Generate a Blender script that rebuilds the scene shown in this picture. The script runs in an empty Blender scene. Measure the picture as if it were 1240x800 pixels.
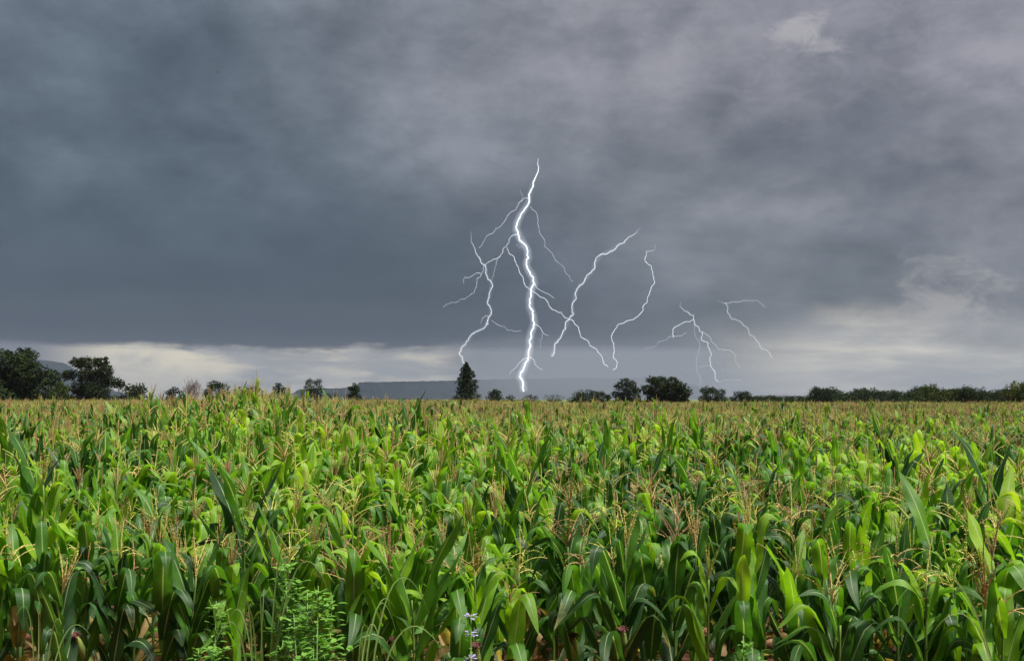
import bpy, math, random
from math import radians, sin, cos, pi, atan, sqrt, exp
from mathutils import Vector, Matrix, noise as mnoise

random.seed(7)
S = bpy.context.scene
COL = S.collection

# ------------------------------------------------------------------ camera
F = 1330.0            # focal length in photo pixels (photo 1240 x 800)
HY = 483.0            # row of the horizon in the photo
CAMZ = 2.05
cam_d = bpy.data.cameras.new('camera')
cam = bpy.data.objects.new('camera', cam_d); COL.objects.link(cam)
cam_d.sensor_width = 36; cam_d.lens = 36*F/1240
cam_d.clip_start = 0.05; cam_d.clip_end = 60000
PITCH = atan((HY-400)/F)
cam.location = (0, 0, CAMZ)
cam.rotation_euler = (pi/2+PITCH, 0, 0)
S.camera = cam

def at(px, py, Y):
    """point at depth Y that the photo shows at pixel px, py"""
    v = Vector(((px-620)/F, 1, -(py-400)/F))
    v = Matrix.Rotation(PITCH, 3, 'X') @ v
    k = Y/v.y
    return Vector((v.x*k, Y, CAMZ+v.z*k))
def xat(px, Y): return at(px, HY, Y).x

# ------------------------------------------------------------------ exposure, light, sky
S.view_settings.view_transform = 'Standard'
S.view_settings.look = 'None'
S.view_settings.gamma = 1
EXPO = 0.85
S.view_settings.exposure = EXPO
S.cycles.max_bounces = 5; S.cycles.diffuse_bounces = 2; S.cycles.glossy_bounces = 2
S.cycles.transmission_bounces = 3; S.cycles.volume_bounces = 0; S.cycles.transparent_max_bounces = 6
S.cycles.use_denoising = True
S.cycles.caustics_reflective = False; S.cycles.caustics_refractive = False

SUN_EL, SUN_AZ = 64.0, 118.0     # azimuth clockwise from the view direction
sd = bpy.data.lights.new('sun', 'SUN'); sun = bpy.data.objects.new('sun', sd); COL.objects.link(sun)
sd.energy = 5.0; sd.angle = radians(16); sd.color = (1.0, 0.95, 0.86)
_d = Vector((sin(radians(SUN_AZ))*cos(radians(SUN_EL)), cos(radians(SUN_AZ))*cos(radians(SUN_EL)), sin(radians(SUN_EL))))
sun.rotation_euler = (-_d).to_track_quat('-Z', 'Y').to_euler()
sun.location = (0, 0, 60)

def lin(c):
    c /= 255.0
    return c/12.92 if c <= .04045 else ((c+.055)/1.055)**2.4
def SK(r, g, b):
    k = 2**(-EXPO)
    return (lin(r)*k, lin(g)*k, lin(b)*k, 1)

class NT:
    def __init__(s, nt): s.nt = nt; s.l = nt.links
    def n(s, t, **kw):
        nd = s.nt.nodes.new(t)
        for k, v in kw.items(): setattr(nd, k, v)
        return nd
    def put(s, sock, v):
        if isinstance(v, bpy.types.NodeSocket): s.l.new(v, sock)
        else: sock.default_value = v
    def m(s, op, a, b=0.0, c=None, clamp=False):
        nd = s.n('ShaderNodeMath', operation=op, use_clamp=clamp)
        s.put(nd.inputs[0], a); s.put(nd.inputs[1], b)
        if c is not None: s.put(nd.inputs[2], c)
        return nd.outputs[0]
    def step(s, v, a, b, lo=0.0, hi=1.0):
        nd = s.n('ShaderNodeMapRange', interpolation_type='SMOOTHSTEP')
        if a > b: a, b, lo, hi = b, a, hi, lo
        s.put(nd.inputs['Value'], v)
        for k, x in (('From Min', a), ('From Max', b), ('To Min', lo), ('To Max', hi)): s.put(nd.inputs[k], x)
        return nd.outputs[0]
    def noise(s, vec, scale, detail=4, rough=.55, dist=0.0, dim='3D'):
        nd = s.n('ShaderNodeTexNoise', noise_dimensions=dim)
        if vec is not None: s.l.new(vec, nd.inputs['Vector'])
        nd.inputs['Scale'].default_value = scale; nd.inputs['Detail'].default_value = detail
        nd.inputs['Roughness'].default_value = rough; nd.inputs['Distortion'].default_value = dist
        return nd.outputs[0]
    def mix(s, f, a, b, mode='MIX'):
        nd = s.n('ShaderNodeMix', data_type='RGBA', blend_type=mode)
        s.put(nd.inputs[0], f); s.put(nd.inputs[6], a); s.put(nd.inputs[7], b)
        return nd.outputs[2]
    def comb(s, x, y, z):
        nd = s.n('ShaderNodeCombineXYZ')
        s.put(nd.inputs[0], x); s.put(nd.inputs[1], y); s.put(nd.inputs[2], z)
        return nd.outputs[0]

def make_world():
    w = bpy.data.worlds.new('World'); S.world = w; w.use_nodes = True
    nt = w.node_tree; nt.nodes.clear(); T = NT(nt)
    tc = T.n('ShaderNodeTexCoord'); sep = T.n('ShaderNodeSeparateXYZ')
    T.l.new(tc.outputs['Generated'], sep.inputs[0])
    x, y, z = sep.outputs
    az = T.m('ARCTAN2', x, y)
    el = T.m('ARCSINE', z)
    zc = T.m('MAXIMUM', z, 0.0)
    k = T.m('ADD', zc, 0.16)
    P = T.comb(T.m('DIVIDE', x, k), T.m('DIVIDE', y, k), 0.0)         # the flat cloud base seen in perspective
    D = T.comb(az, T.m('MULTIPLY', el, 1.7), 0.3)                     # angular
    DL = T.comb(T.m('MULTIPLY', az, 0.35), T.m('MULTIPLY', el, 2.0), 1.3)
    big = T.noise(P, 0.75, 7, .60, .10)
    mid = T.noise(D, 4.4, 9, .58, .12)
    fine = T.noise(D, 17, 8, .62, .1)
    longn = T.noise(DL, 15, 7, .60, .15)
    warp = T.m('MULTIPLY', T.m('SUBTRACT', T.noise(D, 7, 5, .5), .5), .03)
    warp2 = T.m('MULTIPLY', T.m('SUBTRACT', T.noise(D, 3.1, 4, .5), .5), .16)
    elw = T.m('ADD', el, warp)
    azw = T.m('ADD', az, warp2)
    # cloud deck
    up = T.step(elw, .08, .34)
    c = T.mix(up, SK(108, 115, 124), SK(129, 131, 139))
    left = T.step(azw, .05, -.42)
    c = T.mix(T.m('MULTIPLY', T.step(azw, .16, -.34), .95), c, T.mix(up, SK(74, 90, 104), SK(98, 110, 122)))
    right = T.step(azw, .02, .42)
    c = T.mix(T.m('MULTIPLY', right, .75), c, T.mix(up, SK(130, 132, 140), SK(150, 149, 159)))
    # light and dark masses
    c = T.mix(1.0, c, T.mix(T.step(big, .32, .68), (.76, .79, .80, 1), (1.22, 1.20, 1.19, 1)), 'MULTIPLY')
    c = T.mix(1.0, c, T.mix(T.step(mid, .3, .7), (.68, .72, .75, 1), (1.36, 1.33, 1.30, 1)), 'MULTIPLY')
    c = T.mix(1.0, c, T.mix(T.step(fine, .25, .75), (.83, .84, .85, 1), (1.17, 1.16, 1.16, 1)), 'MULTIPLY')
    wd = T.n('ShaderNodeVectorMath', operation='MULTIPLY_ADD'); wn = T.n('ShaderNodeTexNoise'); T.l.new(D, wn.inputs['Vector']); wn.inputs['Scale'].default_value = 5; wn.inputs['Detail'].default_value = 3
    T.l.new(wn.outputs[1], wd.inputs[0]); wd.inputs[1].default_value = (.16, .16, .16); T.l.new(D, wd.inputs[2])
    puff = T.noise(wd.outputs[0], 9.5, 10, .66)
    c = T.mix(T.m('MULTIPLY', T.step(el, .05, .12), .8), c, T.mix(1.0, c, T.mix(T.step(puff, .36, .66), (.92, .92, .93, 1), (1.12, 1.115, 1.11, 1)), 'MULTIPLY'))
    # dark shelf
    s1 = T.m('MULTIPLY', T.step(elw, .23, .075), T.step(azw, .30, -.12, .0, 1))
    c = T.mix(T.m('MULTIPLY', s1, .86), c, T.mix(longn, SK(34, 48, 66), SK(66, 80, 97)))
    s1b = T.m('MULTIPLY', T.step(elw, .085, .058), T.step(az, .12, -.1, .0, 1))
    c = T.mix(T.m('MULTIPLY', s1b, .75), c, SK(42, 56, 78))
    # rain veil in the middle
    rain = T.m('MULTIPLY', T.step(elw, .060, .046), T.step(azw, -.08, -.03))
    c = T.mix(T.m('MULTIPLY', rain, .85), c, T.mix(T.step(el, 0, .05), SK(124, 132, 143), SK(100, 108, 121)))
    # bright gap under the shelf, left
    edge = T.m('ADD', .049, T.m('ADD', T.m('MULTIPLY', T.m('SUBTRACT', longn, .5), .026), T.m('MULTIPLY', T.m('SUBTRACT', fine, .5), .014)))
    g = T.m('SUBTRACT', edge, el)
    gap = T.m('MULTIPLY', T.step(g, -.003, .006), T.step(azw, -.02, -.075))
    gcol = T.mix(T.step(longn, .36, .56), SK(160, 162, 164), SK(250, 238, 210))
    gcol = T.mix(T.step(fine, .42, .8), gcol, SK(180, 181, 182))
    gcol = T.mix(T.step(az, -.33, -.42), gcol, SK(112, 118, 130))
    c = T.mix(T.m('MULTIPLY', gap, .95), c, gcol)
    # pale low sky on the right with breaks
    rl = T.m('MULTIPLY', T.step(T.m('ADD', el, T.m('MULTIPLY', T.m('SUBTRACT', mid, .5), .11)), .078, .034), T.step(azw, .14, .29))
    rcol = T.mix(T.step(longn, .38, .62), SK(184, 184, 182), SK(240, 233, 218))
    c = T.mix(T.m('MULTIPLY', rl, .9), c, rcol)
    wisp = T.noise(D, 24, 7, .66, .6)
    def spot(a0, e0, ra, re, thr, col):
        nonlocal c
        a = T.m('DIVIDE', T.m('SUBTRACT', az, a0), ra); e = T.m('DIVIDE', T.m('SUBTRACT', el, e0), re)
        r = T.m('SQRT', T.m('ADD', T.m('MULTIPLY', a, a), T.m('MULTIPLY', e, e)))
        v = T.step(T.m('ADD', r, T.m('MULTIPLY', T.m('SUBTRACT', wisp, .5), 3.4)), 1.05, .05)
        v = T.m('MULTIPLY', v, thr)
        c = T.mix(v, c, col)
    spot(.262, .318, .13, .07, .40, SK(158, 157, 166))
    spot(.260, .319, .030, .016, .42, SK(206, 202, 204))
    spot(.286, .305, .026, .014, .38, SK(196, 192, 195))
    spot(.380, .082, .050, .040, .5, SK(192, 189, 185))
    spot(.455, .275, .05, .05, .5, SK(158, 158, 166))
    sky = T.n('ShaderNodeTexSky', sky_type='NISHITA', sun_disc=False)
    sky.sun_elevation = radians(SUN_EL); sky.sun_rotation = radians(SUN_AZ)
    bgs = T.n('ShaderNodeBackground'); T.l.new(sky.outputs[0], bgs.inputs[0]); bgs.inputs[1].default_value = .05
    bgc = T.n('ShaderNodeBackground'); T.l.new(c, bgc.inputs[0]); bgc.inputs[1].default_value = 1.0
    mx = T.n('ShaderNodeMixShader'); mx.inputs[0].default_value = .96
    T.l.new(bgs.outputs[0], mx.inputs[1]); T.l.new(bgc.outputs[0], mx.inputs[2])
    out = T.n('ShaderNodeOutputWorld'); T.l.new(mx.outputs[0], out.inputs[0])
make_world()

# ------------------------------------------------------------------ helpers
def tag(o, label=None, cat=None, group=None, kind=None):
    if label: o['label'] = label
    if cat: o['category'] = cat
    if group: o['group'] = group
    if kind: o['kind'] = kind
    return o
def empty(name, loc, rz=0.0):
    o = bpy.data.objects.new(name, None); COL.objects.link(o)
    o.empty_display_size = .2
    o.location = loc; o.rotation_euler = (0, 0, rz)
    return o
def link(name, me, parent=None, loc=(0, 0, 0), rz=0.0):
    o = bpy.data.objects.new(name, me); COL.objects.link(o)
    if parent: o.parent = parent
    o.location = loc; o.rotation_euler = (0, 0, rz)
    return o

class MB:
    """collects vertices, faces, per-vertex colour / leaf coordinates"""
    def __init__(s): s.v = []; s.f = []; s.c = []; s.mi = []
    def add(s, vs, fs, cs=None, mi=0):
        b = len(s.v); s.v += vs
        s.f += [tuple(i+b for i in f) for f in fs]
        s.c += cs if cs else [(0, 0, 0, 1)]*len(vs)
        s.mi += [mi]*len(fs)
    def tube(s, pts, rad, n=5, col=(0, 0, 0, 1), cap=True, mi=0):
        vs, fs = [], []
        N = len(pts)
        for i, p in enumerate(pts):
            p = Vector(p)
            d = (Vector(pts[min(i+1, N-1)])-Vector(pts[max(i-1, 0)]))
            if d.length < 1e-9: d = Vector((0, 0, 1))
            d.normalize()
            a = d.cross(Vector((0.31, .94, .12)))
            if a.length < .05: a = d.cross(Vector((1, 0, 0)))
            a.normalize(); b = d.cross(a)
            r = rad[i] if isinstance(rad, (list, tuple)) else rad
            for k in range(n):
                t = 2*pi*k/n
                vs.append(tuple(p+(a*cos(t)+b*sin(t))*r))
        for i in range(N-1):
            for k in range(n):
                k2 = (k+1) % n
                fs.append((i*n+k, i*n+k2, (i+1)*n+k2, (i+1)*n+k))
        if cap:
            fs.append(tuple(range(n))[::-1]); fs.append(tuple((N-1)*n+k for k in range(n)))
        cols = [col]*len(vs) if isinstance(col, tuple) else [col[i] for i in range(N) for _ in range(n)]
        s.add(vs, fs, cols, mi)
    def mesh(s, name, mats, smooth=True):
        me = bpy.data.meshes.new(name)
        me.from_pydata(s.v, [], s.f)
        for m in (mats if isinstance(mats, (list, tuple)) else [mats]): me.materials.append(m)
        at_ = me.attributes.new('lc', 'FLOAT_COLOR', 'POINT')
        at_.data.foreach_set('color', [x for c in s.c for x in c])
        if len(set(s.mi)) > 1: me.polygons.foreach_set('material_index', s.mi)
        if smooth: me.polygons.foreach_set('use_smooth', [True]*len(me.polygons))
        me.update()
        return me

def newmat(name):
    m = bpy.data.materials.new(name); m.use_nodes = True; m.node_tree.nodes.clear()
    return m, NT(m.node_tree)
def ramp(T, f, stops):
    nd = T.n('ShaderNodeValToRGB'); T.put(nd.inputs[0], f)
    e = nd.color_ramp.elements
    while len(e) < len(stops): e.new(.5)
    for i, (p, c) in enumerate(stops):
        e[i].position = p; e[i].color = (*c, 1)
    return nd.outputs[0]

# lc attribute of a leaf: r = across (-1..1 mapped 0..1), g = along 0..1, b = dryness, a = leaf random, lighter upwards on field plants
def leaf_material():
    m, T = newmat('corn_leaf')
    A = T.n('ShaderNodeAttribute', attribute_name='lc'); sp = T.n('ShaderNodeSeparateColor'); T.l.new(A.outputs['Color'], sp.inputs[0])
    ac, al, dry = sp.outputs
    rnd = A.outputs['Alpha']
    tone = T.n('ShaderNodeAttribute', attribute_type='INSTANCER', attribute_name='tone').outputs['Fac']
    dryo = T.n('ShaderNodeAttribute', attribute_type='INSTANCER', attribute_name='dry').outputs['Fac']
    tc = T.n('ShaderNodeTexCoord')
    no = T.noise(tc.outputs['Object'], 14, 4, .6)
    nf = T.noise(tc.outputs['Object'], 90, 4, .65)
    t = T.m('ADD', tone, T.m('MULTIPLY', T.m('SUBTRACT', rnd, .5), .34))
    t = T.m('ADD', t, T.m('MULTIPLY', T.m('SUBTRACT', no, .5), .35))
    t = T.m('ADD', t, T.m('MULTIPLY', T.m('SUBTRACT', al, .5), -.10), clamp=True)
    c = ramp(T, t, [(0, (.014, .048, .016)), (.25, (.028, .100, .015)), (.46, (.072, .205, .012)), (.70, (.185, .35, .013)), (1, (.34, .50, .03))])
    # parallel veins
    across = T.m('ABSOLUTE', T.m('SUBTRACT', ac, .5))
    v = T.m('SINE', T.m('MULTIPLY', ac, 95.0))
    c = T.mix(T.m('MULTIPLY', T.step(v, -.2, 1), .16), c, (.11, .20, .05, 1))
    midrib = T.m('MULTIPLY', T.step(across, .055, .018), T.step(al, 1.0, .6))
    c = T.mix(T.m('MULTIPLY', midrib, .8), c, (.38, .46, .26, 1))
    # rust spots and dry tips / edges
    spotm = T.m('MULTIPLY', T.step(nf, .60, .68), T.step(T.noise(tc.outputs['Object'], 6, 2), .52, .66))
    c = T.mix(T.m('MULTIPLY', spotm, .55), c, (.36, .33, .07, 1))
    dd = T.m('ADD', dry, dryo)
    edge = T.m('ADD', T.m('MULTIPLY', T.m('POWER', al, 3.0), .55), T.m('MULTIPLY', across, .5))
    dm = T.step(T.m('ADD', T.m('MULTIPLY', dd, 1.1), T.m('ADD', T.m('MULTIPLY', edge, T.m('MULTIPLY', dd, 1.1)), T.m('MULTIPLY', T.m('SUBTRACT', no, .5), .5))), .62, .86)
    c = T.mix(dm, c, T.mix(no, (.34, .20, .07, 1), (.50, .40, .20, 1)))
    bs = T.n('ShaderNodeBsdfPrincipled'); T.l.new(c, bs.inputs['Base Color'])
    bs.inputs['Roughness'].default_value = .47; bs.inputs['Specular IOR Level'].default_value = .40
    bp = T.n('ShaderNodeBump'); bp.inputs['Strength'].default_value = .35; bp.inputs['Distance'].default_value = .002
    T.l.new(T.m('ADD', T.m('MULTIPLY', v, .6), T.m('MULTIPLY', nf, 1.6)), bp.inputs['Height'])
    T.l.new(bp.outputs[0], bs.inputs['Normal'])
    tr = T.n('ShaderNodeBsdfTranslucent'); T.l.new(T.mix(.5, c, (.30, .48, .02, 1), 'MIX'), tr.inputs[0])
    trc = T.mix(1.0, c, (1.7, 1.75, .6, 1), 'MULTIPLY'); T.l.new(trc, tr.inputs[0])
    mx = T.n('ShaderNodeMixShader'); mx.inputs[0].default_value = .44
    T.l.new(bs.outputs[0], mx.inputs[1]); T.l.new(tr.outputs[0], mx.inputs[2])
    o = T.n('ShaderNodeOutputMaterial'); T.l.new(mx.outputs[0], o.inputs[0])
    return m
def simple_mat(name, stops, scale=30, rough=.6, trans=0.0, attr='tone', bump=0.0, use_lc=0.0, spec=.3):
    m, T = newmat(name)
    tc = T.n('ShaderNodeTexCoord')
    f = T.noise(tc.outputs['Object'], scale, 4, .6)
    if attr:
        f = T.m('ADD', T.m('MULTIPLY', T.m('SUBTRACT', f, .5), .5), T.n('ShaderNodeAttribute', attribute_type='INSTANCER', attribute_name=attr).outputs['Fac'], clamp=True)
    if use_lc:
        lc = T.n('ShaderNodeAttribute', attribute_name='lc'); sp = T.n('ShaderNodeSeparateColor'); T.l.new(lc.outputs['Color'], sp.inputs[0])
        f = T.m('ADD', T.m('MULTIPLY', f, 1-use_lc), T.m('MULTIPLY', sp.outputs[0], use_lc), clamp=True)
    c = ramp(T, f, stops)
    bs = T.n('ShaderNodeBsdfPrincipled'); T.l.new(c, bs.inputs['Base Color'])
    bs.inputs['Roughness'].default_value = rough; bs.inputs['Specular IOR Level'].default_value = spec
    if bump:
        bp = T.n('ShaderNodeBump'); bp.inputs['Strength'].default_value = bump; bp.inputs['Distance'].default_value = .02
        T.l.new(T.noise(tc.outputs['Object'], scale*2, 5, .65), bp.inputs['Height']); T.l.new(bp.outputs[0], bs.inputs['Normal'])
    out = bs.outputs[0]
    if trans:
        tr = T.n('ShaderNodeBsdfTranslucent'); T.l.new(T.mix(1.0, c, (1.4, 1.5, .6, 1), 'MULTIPLY'), tr.inputs[0])
        mx = T.n('ShaderNodeMixShader'); mx.inputs[0].default_value = trans
        T.l.new(out, mx.inputs[1]); T.l.new(tr.outputs[0], mx.inputs[2]); out = mx.outputs[0]
    o = T.n('ShaderNodeOutputMaterial'); T.l.new(out, o.inputs[0])
    return m

M_LEAF = leaf_material()
M_STALK = simple_mat('corn_stalk', [(0, (.05, .10, .02)), (.5, (.13, .22, .04)), (1, (.30, .36, .08))], 12)
M_TASSEL = simple_mat('corn_tassel', [(0, (.15, .075, .035)), (.35, (.36, .22, .11)), (.6, (.50, .38, .15)), (.85, (.54, .50, .15)), (1, (.44, .54, .10))], 40, .7, .25, attr='ttone')
M_SILK = simple_mat('corn_silk', [(0, (.04, .010, .008)), (1, (.11, .030, .020))], 60, .55, 0, None)
M_HUSK = simple_mat('corn_husk', [(0, (.08, .16, .03)), (.6, (.22, .28, .07)), (1, (.40, .36, .15))], 20, .6, .15, None)
M_TREE = simple_mat('tree_foliage', [(0, (.005, .010, .004)), (.42, (.014, .026, .006)), (.75, (.042, .066, .010)), (1, (.14, .15, .02))], .35, .75, .12, attr='tone', use_lc=.3, spec=.12)  # foliage darkened to paint in storm cloud shade over the trees
M_BARK = simple_mat('tree_bark', [(0, (.03, .025, .02)), (1, (.10, .085, .07))], 1.5, .9, 0, None)
M_TWIG = simple_mat('bare_twigs', [(0, (.11, .09, .085)), (1, (.24, .21, .20))], 1.5, .9, 0, None)
M_WEED = simple_mat('weed_leaf', [(0, (.04, .13, .02)), (.5, (.10, .25, .035)), (1, (.25, .42, .08))], 25, .5, .3, None, use_lc=.4)
M_GRASS = simple_mat('grass_blade', [(0, (.12, .25, .05)), (.5, (.24, .40, .12)), (1, (.46, .55, .26))], 5, .5, .3, None, use_lc=.5)
M_FLOWER = simple_mat('flower_petal', [(0, (.30, .24, .62)), (1, (.62, .58, .88))], 80, .6, .3, None)
M_DRYLEAF = simple_mat('dry_leaf_litter', [(0, (.15, .07, .03)), (1, (.45, .30, .15))], 6, .8, .1, None)
M_BIRD = simple_mat('bird_feathers', [(0, (.01, .01, .012)), (1, (.03, .03, .035))], 10, .8, 0, None)

# ------------------------------------------------------------------ ground and hills
def ground_material():
    m, T = newmat('ground_soil')
    g = T.n('ShaderNodeNewGeometry'); sp = T.n('ShaderNodeSeparateXYZ'); T.l.new(g.outputs['Position'], sp.inputs[0])
    n1 = T.noise(g.outputs['Position'], 2.2, 6, .65); n2 = T.noise(g.outputs['Position'], 16, 5, .7)
    n3 = T.noise(g.outputs['Position'], .012, 4, .55)
    soil = T.mix(n1, (.085, .026, .014, 1), (.22, .085, .045, 1))
    soil = T.mix(T.step(n2, .5, .75), soil, (.30, .14, .08, 1))
    far = T.mix(T.step(n3, .35, .65), (.05, .085, .02, 1), (.13, .14, .04, 1))
    f = T.step(sp.outputs[1], 175, 260)
    c = T.mix(f, soil, far)
    bs = T.n('ShaderNodeBsdfPrincipled'); T.l.new(c, bs.inputs['Base Color']); bs.inputs['Roughness'].default_value = .95
    bp = T.n('ShaderNodeBump'); bp.inputs['Strength'].default_value = .8; bp.inputs['Distance'].default_value = .03
    T.l.new(T.m('ADD', n1, T.m('MULTIPLY', n2, .5)), bp.inputs['Height']); T.l.new(bp.outputs[0], bs.inputs['Normal'])
    o = T.n('ShaderNodeOutputMaterial'); T.l.new(bs.outputs[0], o.inputs[0])
    return m
def relief(x, y):
    """gentle clods and furrows near the camera, flat far off"""
    k = max(0.0, min(1.0, (26-abs(y-12))/12))*max(0.0, min(1.0, (22-abs(x))/6))
    return k*(.035*mnoise.noise((x*2.3, y*2.3, 0))+.02*mnoise.noise((x*7, y*7, 3))+.02*sin(y*2*pi/.75+.6*mnoise.noise((x*.3, y*.3, 8))))
def build_ground():
    xs = [-30000, -6000, -1200, -300, -80, -30]+[-22+.25*i for i in range(177)]+[30, 80, 300, 1200, 6000, 30000]
    ys = [-30000, -3000, -300, -60, -20]+[-14+1.0*i for i in range(14)]+[.25*i for i in range(121)]+[36, 45, 60, 90, 150, 300, 700, 2000, 6000, 30000]
    v = [(x, y, relief(x, y)) for y in ys for x in xs]; n = len(xs)
    f = [(j*n+i, j*n+i+1, (j+1)*n+i+1, (j+1)*n+i) for j in range(len(ys)-1) for i in range(n-1)]
    b = MB(); b.add(v, f)
    tag(link('ground', b.mesh('ground', ground_material())), 'reddish brown bare soil under the corn, pale green fields farther off', kind='structure')
build_ground()

def hill_material():
    m, T = newmat('forested_hillside')
    g = T.n('ShaderNodeNewGeometry')
    n = T.noise(g.outputs['Position'], .02, 8, .7)
    c = T.mix(T.step(n, .3, .7), (.004, .008, .013, 1), (.012, .020, .024, 1))  # greenish forest painted bluer to add to the distance haze
    bs = T.n('ShaderNodeBsdfPrincipled'); T.l.new(c, bs.inputs['Base Color']); bs.inputs['Roughness'].default_value = 1; bs.inputs['Specular IOR Level'].default_value = 0
    o = T.n('ShaderNodeOutputMaterial'); T.l.new(bs.outputs[0], o.inputs[0])
    return m
M_HILL = hill_material()
def hill(name, prof, label, depth=900, rough=1.0):
    """prof: (px, top_py, distance) along the crest; the front slope falls toward the plain"""
    b = MB(); cols = []
    crest = []
    for i in range(len(prof)-1):
        a, c = prof[i], prof[i+1]
        n = max(2, int(abs(c[0]-a[0])/2.0))
        for k in range(n):
            t = k/n; crest.append([a[j]+(c[j]-a[j])*t for j in range(3)])
    crest.append(list(prof[-1]))
    rows = [(-1.0, 0.0), (-.72, .12), (-.45, .36), (-.27, .60), (-.14, .84), (-.10, .97), (0, 1.0), (.35, 1.0), (.9, .4), (1.2, 0.0)]
    vs = []
    for (px, py, d) in crest:
        h = max(2.0, at(px, py, d).z + rough*d*.00055*mnoise.fractal((px*.21, d*.001, 2), 1.0, 2.0, 4))
        for (dy, fz) in rows:
            Y = d+dy*depth+ (80*mnoise.noise((px*.06, dy*3, 5)) if abs(dy) < .9 else 0)
            z = h*fz
            if 0 < fz < .95: z += h*.10*mnoise.noise((px*.12, dy*5, 1))
            vs.append((xat(px, d), Y, max(-1.0, z) if fz > 0 else -2.0))
    n = len(rows)
    fs = [(i*n+j, (i+1)*n+j, (i+1)*n+j+1, i*n+j+1) for i in range(len(crest)-1) for j in range(n-1)]
    b.add(vs, fs)
    return tag(link(name, b.mesh(name, M_HILL, smooth=False)), label, kind='structure')
hill('distant_mesa', [(352, 484, 5200), (364, 472, 5200), (380, 470, 5200), (408, 470, 5300), (430, 468, 5300), (437, 462.5, 5300), (470, 462, 5600), (556, 460.5, 7200), (600, 459, 9800), (700, 457.5, 13000), (780, 457, 14200), (815, 460, 14600), (840, 466, 14800), (868, 477, 15000), (895, 485, 15200)],
     'long flat topped blue mesa on the horizon behind the conical tree', 700)
hill('distant_mountain', [(-240, 470, 7600), (-160, 446, 7200), (-60, 436, 6800), (20, 433, 6400), (48, 437, 6200), (58, 441, 6100), (68, 449, 6000), (79, 460, 5900), (92, 472, 5800), (104, 485, 5700)],
     'blue grey mountain shoulder showing between the two leftmost trees', 900)

# ------------------------------------------------------------------ haze
def build_haze():
    x0, x1, y0, y1, z0, z1 = -9000, 9000, -400, 17000, -3.2, 340
    b = MB()
    b.add([(x, y, z) for x in (x0, x1) for y in (y0, y1) for z in (z0, z1)],
          [(0, 1, 3, 2), (4, 6, 7, 5), (0, 4, 5, 1), (2, 3, 7, 6), (0, 2, 6, 4), (1, 5, 7, 3)])
    m, T = newmat('haze_air')
    pv = T.n('ShaderNodeVolumePrincipled')
    pv.inputs['Color'].default_value = (.37, .43, .54, 1); pv.inputs['Density'].default_value = 6.5e-5
    o = T.n('ShaderNodeOutputMaterial'); T.l.new(pv.outputs[0], o.inputs['Volume'])
    tag(link('haze', b.mesh('haze', m, smooth=False)), 'thin blue grey haze in the storm air over the plain', kind='stuff')
build_haze()
def build_rain():
    d = 7200; c = (xat(722, d), d); b = MB(); n = 40; vs = []
    for z in (-1.5, 325):
        for k in range(n):
            a = 2*pi*k/n; vs.append((c[0]+880*cos(a), c[1]+700*sin(a), z))
    b.add(vs, [(k, (k+1) % n, n+(k+1) % n, n+k) for k in range(n)]+[tuple(range(n))[::-1], tuple(range(n, 2*n))])
    m, T = newmat('falling_rain')
    pv = T.n('ShaderNodeVolumePrincipled')
    pv.inputs['Color'].default_value = (.42, .47, .55, 1); pv.inputs['Density'].default_value = 8e-4
    o = T.n('ShaderNodeOutputMaterial'); T.l.new(pv.outputs[0], o.inputs['Volume'])
    tag(link('rain_shaft', b.mesh('rain_shaft', m, smooth=False)), 'distant grey rain shaft falling from the cloud base over the mesa', kind='stuff')
build_rain()

# ------------------------------------------------------------------ lightning
def bolt_materials():
    m, T = newmat('lightning_core')
    e = T.n('ShaderNodeEmission'); e.inputs[0].default_value = (.90, .94, 1, 1); e.inputs[1].default_value = 1.1
    o = T.n('ShaderNodeOutputMaterial'); T.l.new(e.outputs[0], o.inputs[0])
    w, T = newmat('lightning_faint')
    e = T.n('ShaderNodeEmission'); e.inputs[0].default_value = (.88, .92, 1, 1); e.inputs[1].default_value = .50
    o = T.n('ShaderNodeOutputMaterial'); T.l.new(e.outputs[0], o.inputs[0])
    g, T = newmat('lightning_glow_halo')  # self-glowing volume that imitates bolt light scattered by mist
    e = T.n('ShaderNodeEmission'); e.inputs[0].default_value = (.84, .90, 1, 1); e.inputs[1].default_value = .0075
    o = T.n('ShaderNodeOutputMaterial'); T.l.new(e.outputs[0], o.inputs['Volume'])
    h, T = newmat('lightning_branch')
    e = T.n('ShaderNodeEmission'); e.inputs[0].default_value = (.90, .94, 1, 1); e.inputs[1].default_value = .62
    o = T.n('ShaderNodeOutputMaterial'); T.l.new(e.outputs[0], o.inputs[0])
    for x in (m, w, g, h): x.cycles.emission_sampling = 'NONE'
    return m, w, g, h
M_BOLT, M_BOLT2, M_GLOW, M_BOLT3 = bolt_materials()
BD = 1200.0
PX = BD/F
def jag(pts, amp, sub=3, seed=0):
    r = random.Random(seed)
    pts = [Vector(p) for p in pts]
    for lv in range(sub):
        out = [pts[0]]
        for a, b in zip(pts, pts[1:]):
            d = b-a; L = d.length
            n = Vector((-d.z, 0, d.x)).normalized() if L > 0 else Vector()
            m = (a+b)/2 + n*r.uniform(-1, 1)*L*amp + Vector((0, r.uniform(-1, 1)*L*amp*1.5, 0))
            out += [m, b]
        pts = out; amp *= .85
    return pts
Z5 = lambda x, y: (520+x/2.5, 180+y/2.5)
Z6 = lambda x, y: (770+x/4.705, 320+y/4.705)
def poly(zf, pts, drift=0.0):
    n = len(pts); o = []
    for i, p in enumerate(pts):
        x, y = zf(*p); o.append(at(x, y, BD+drift*i/n))
    return o
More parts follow.
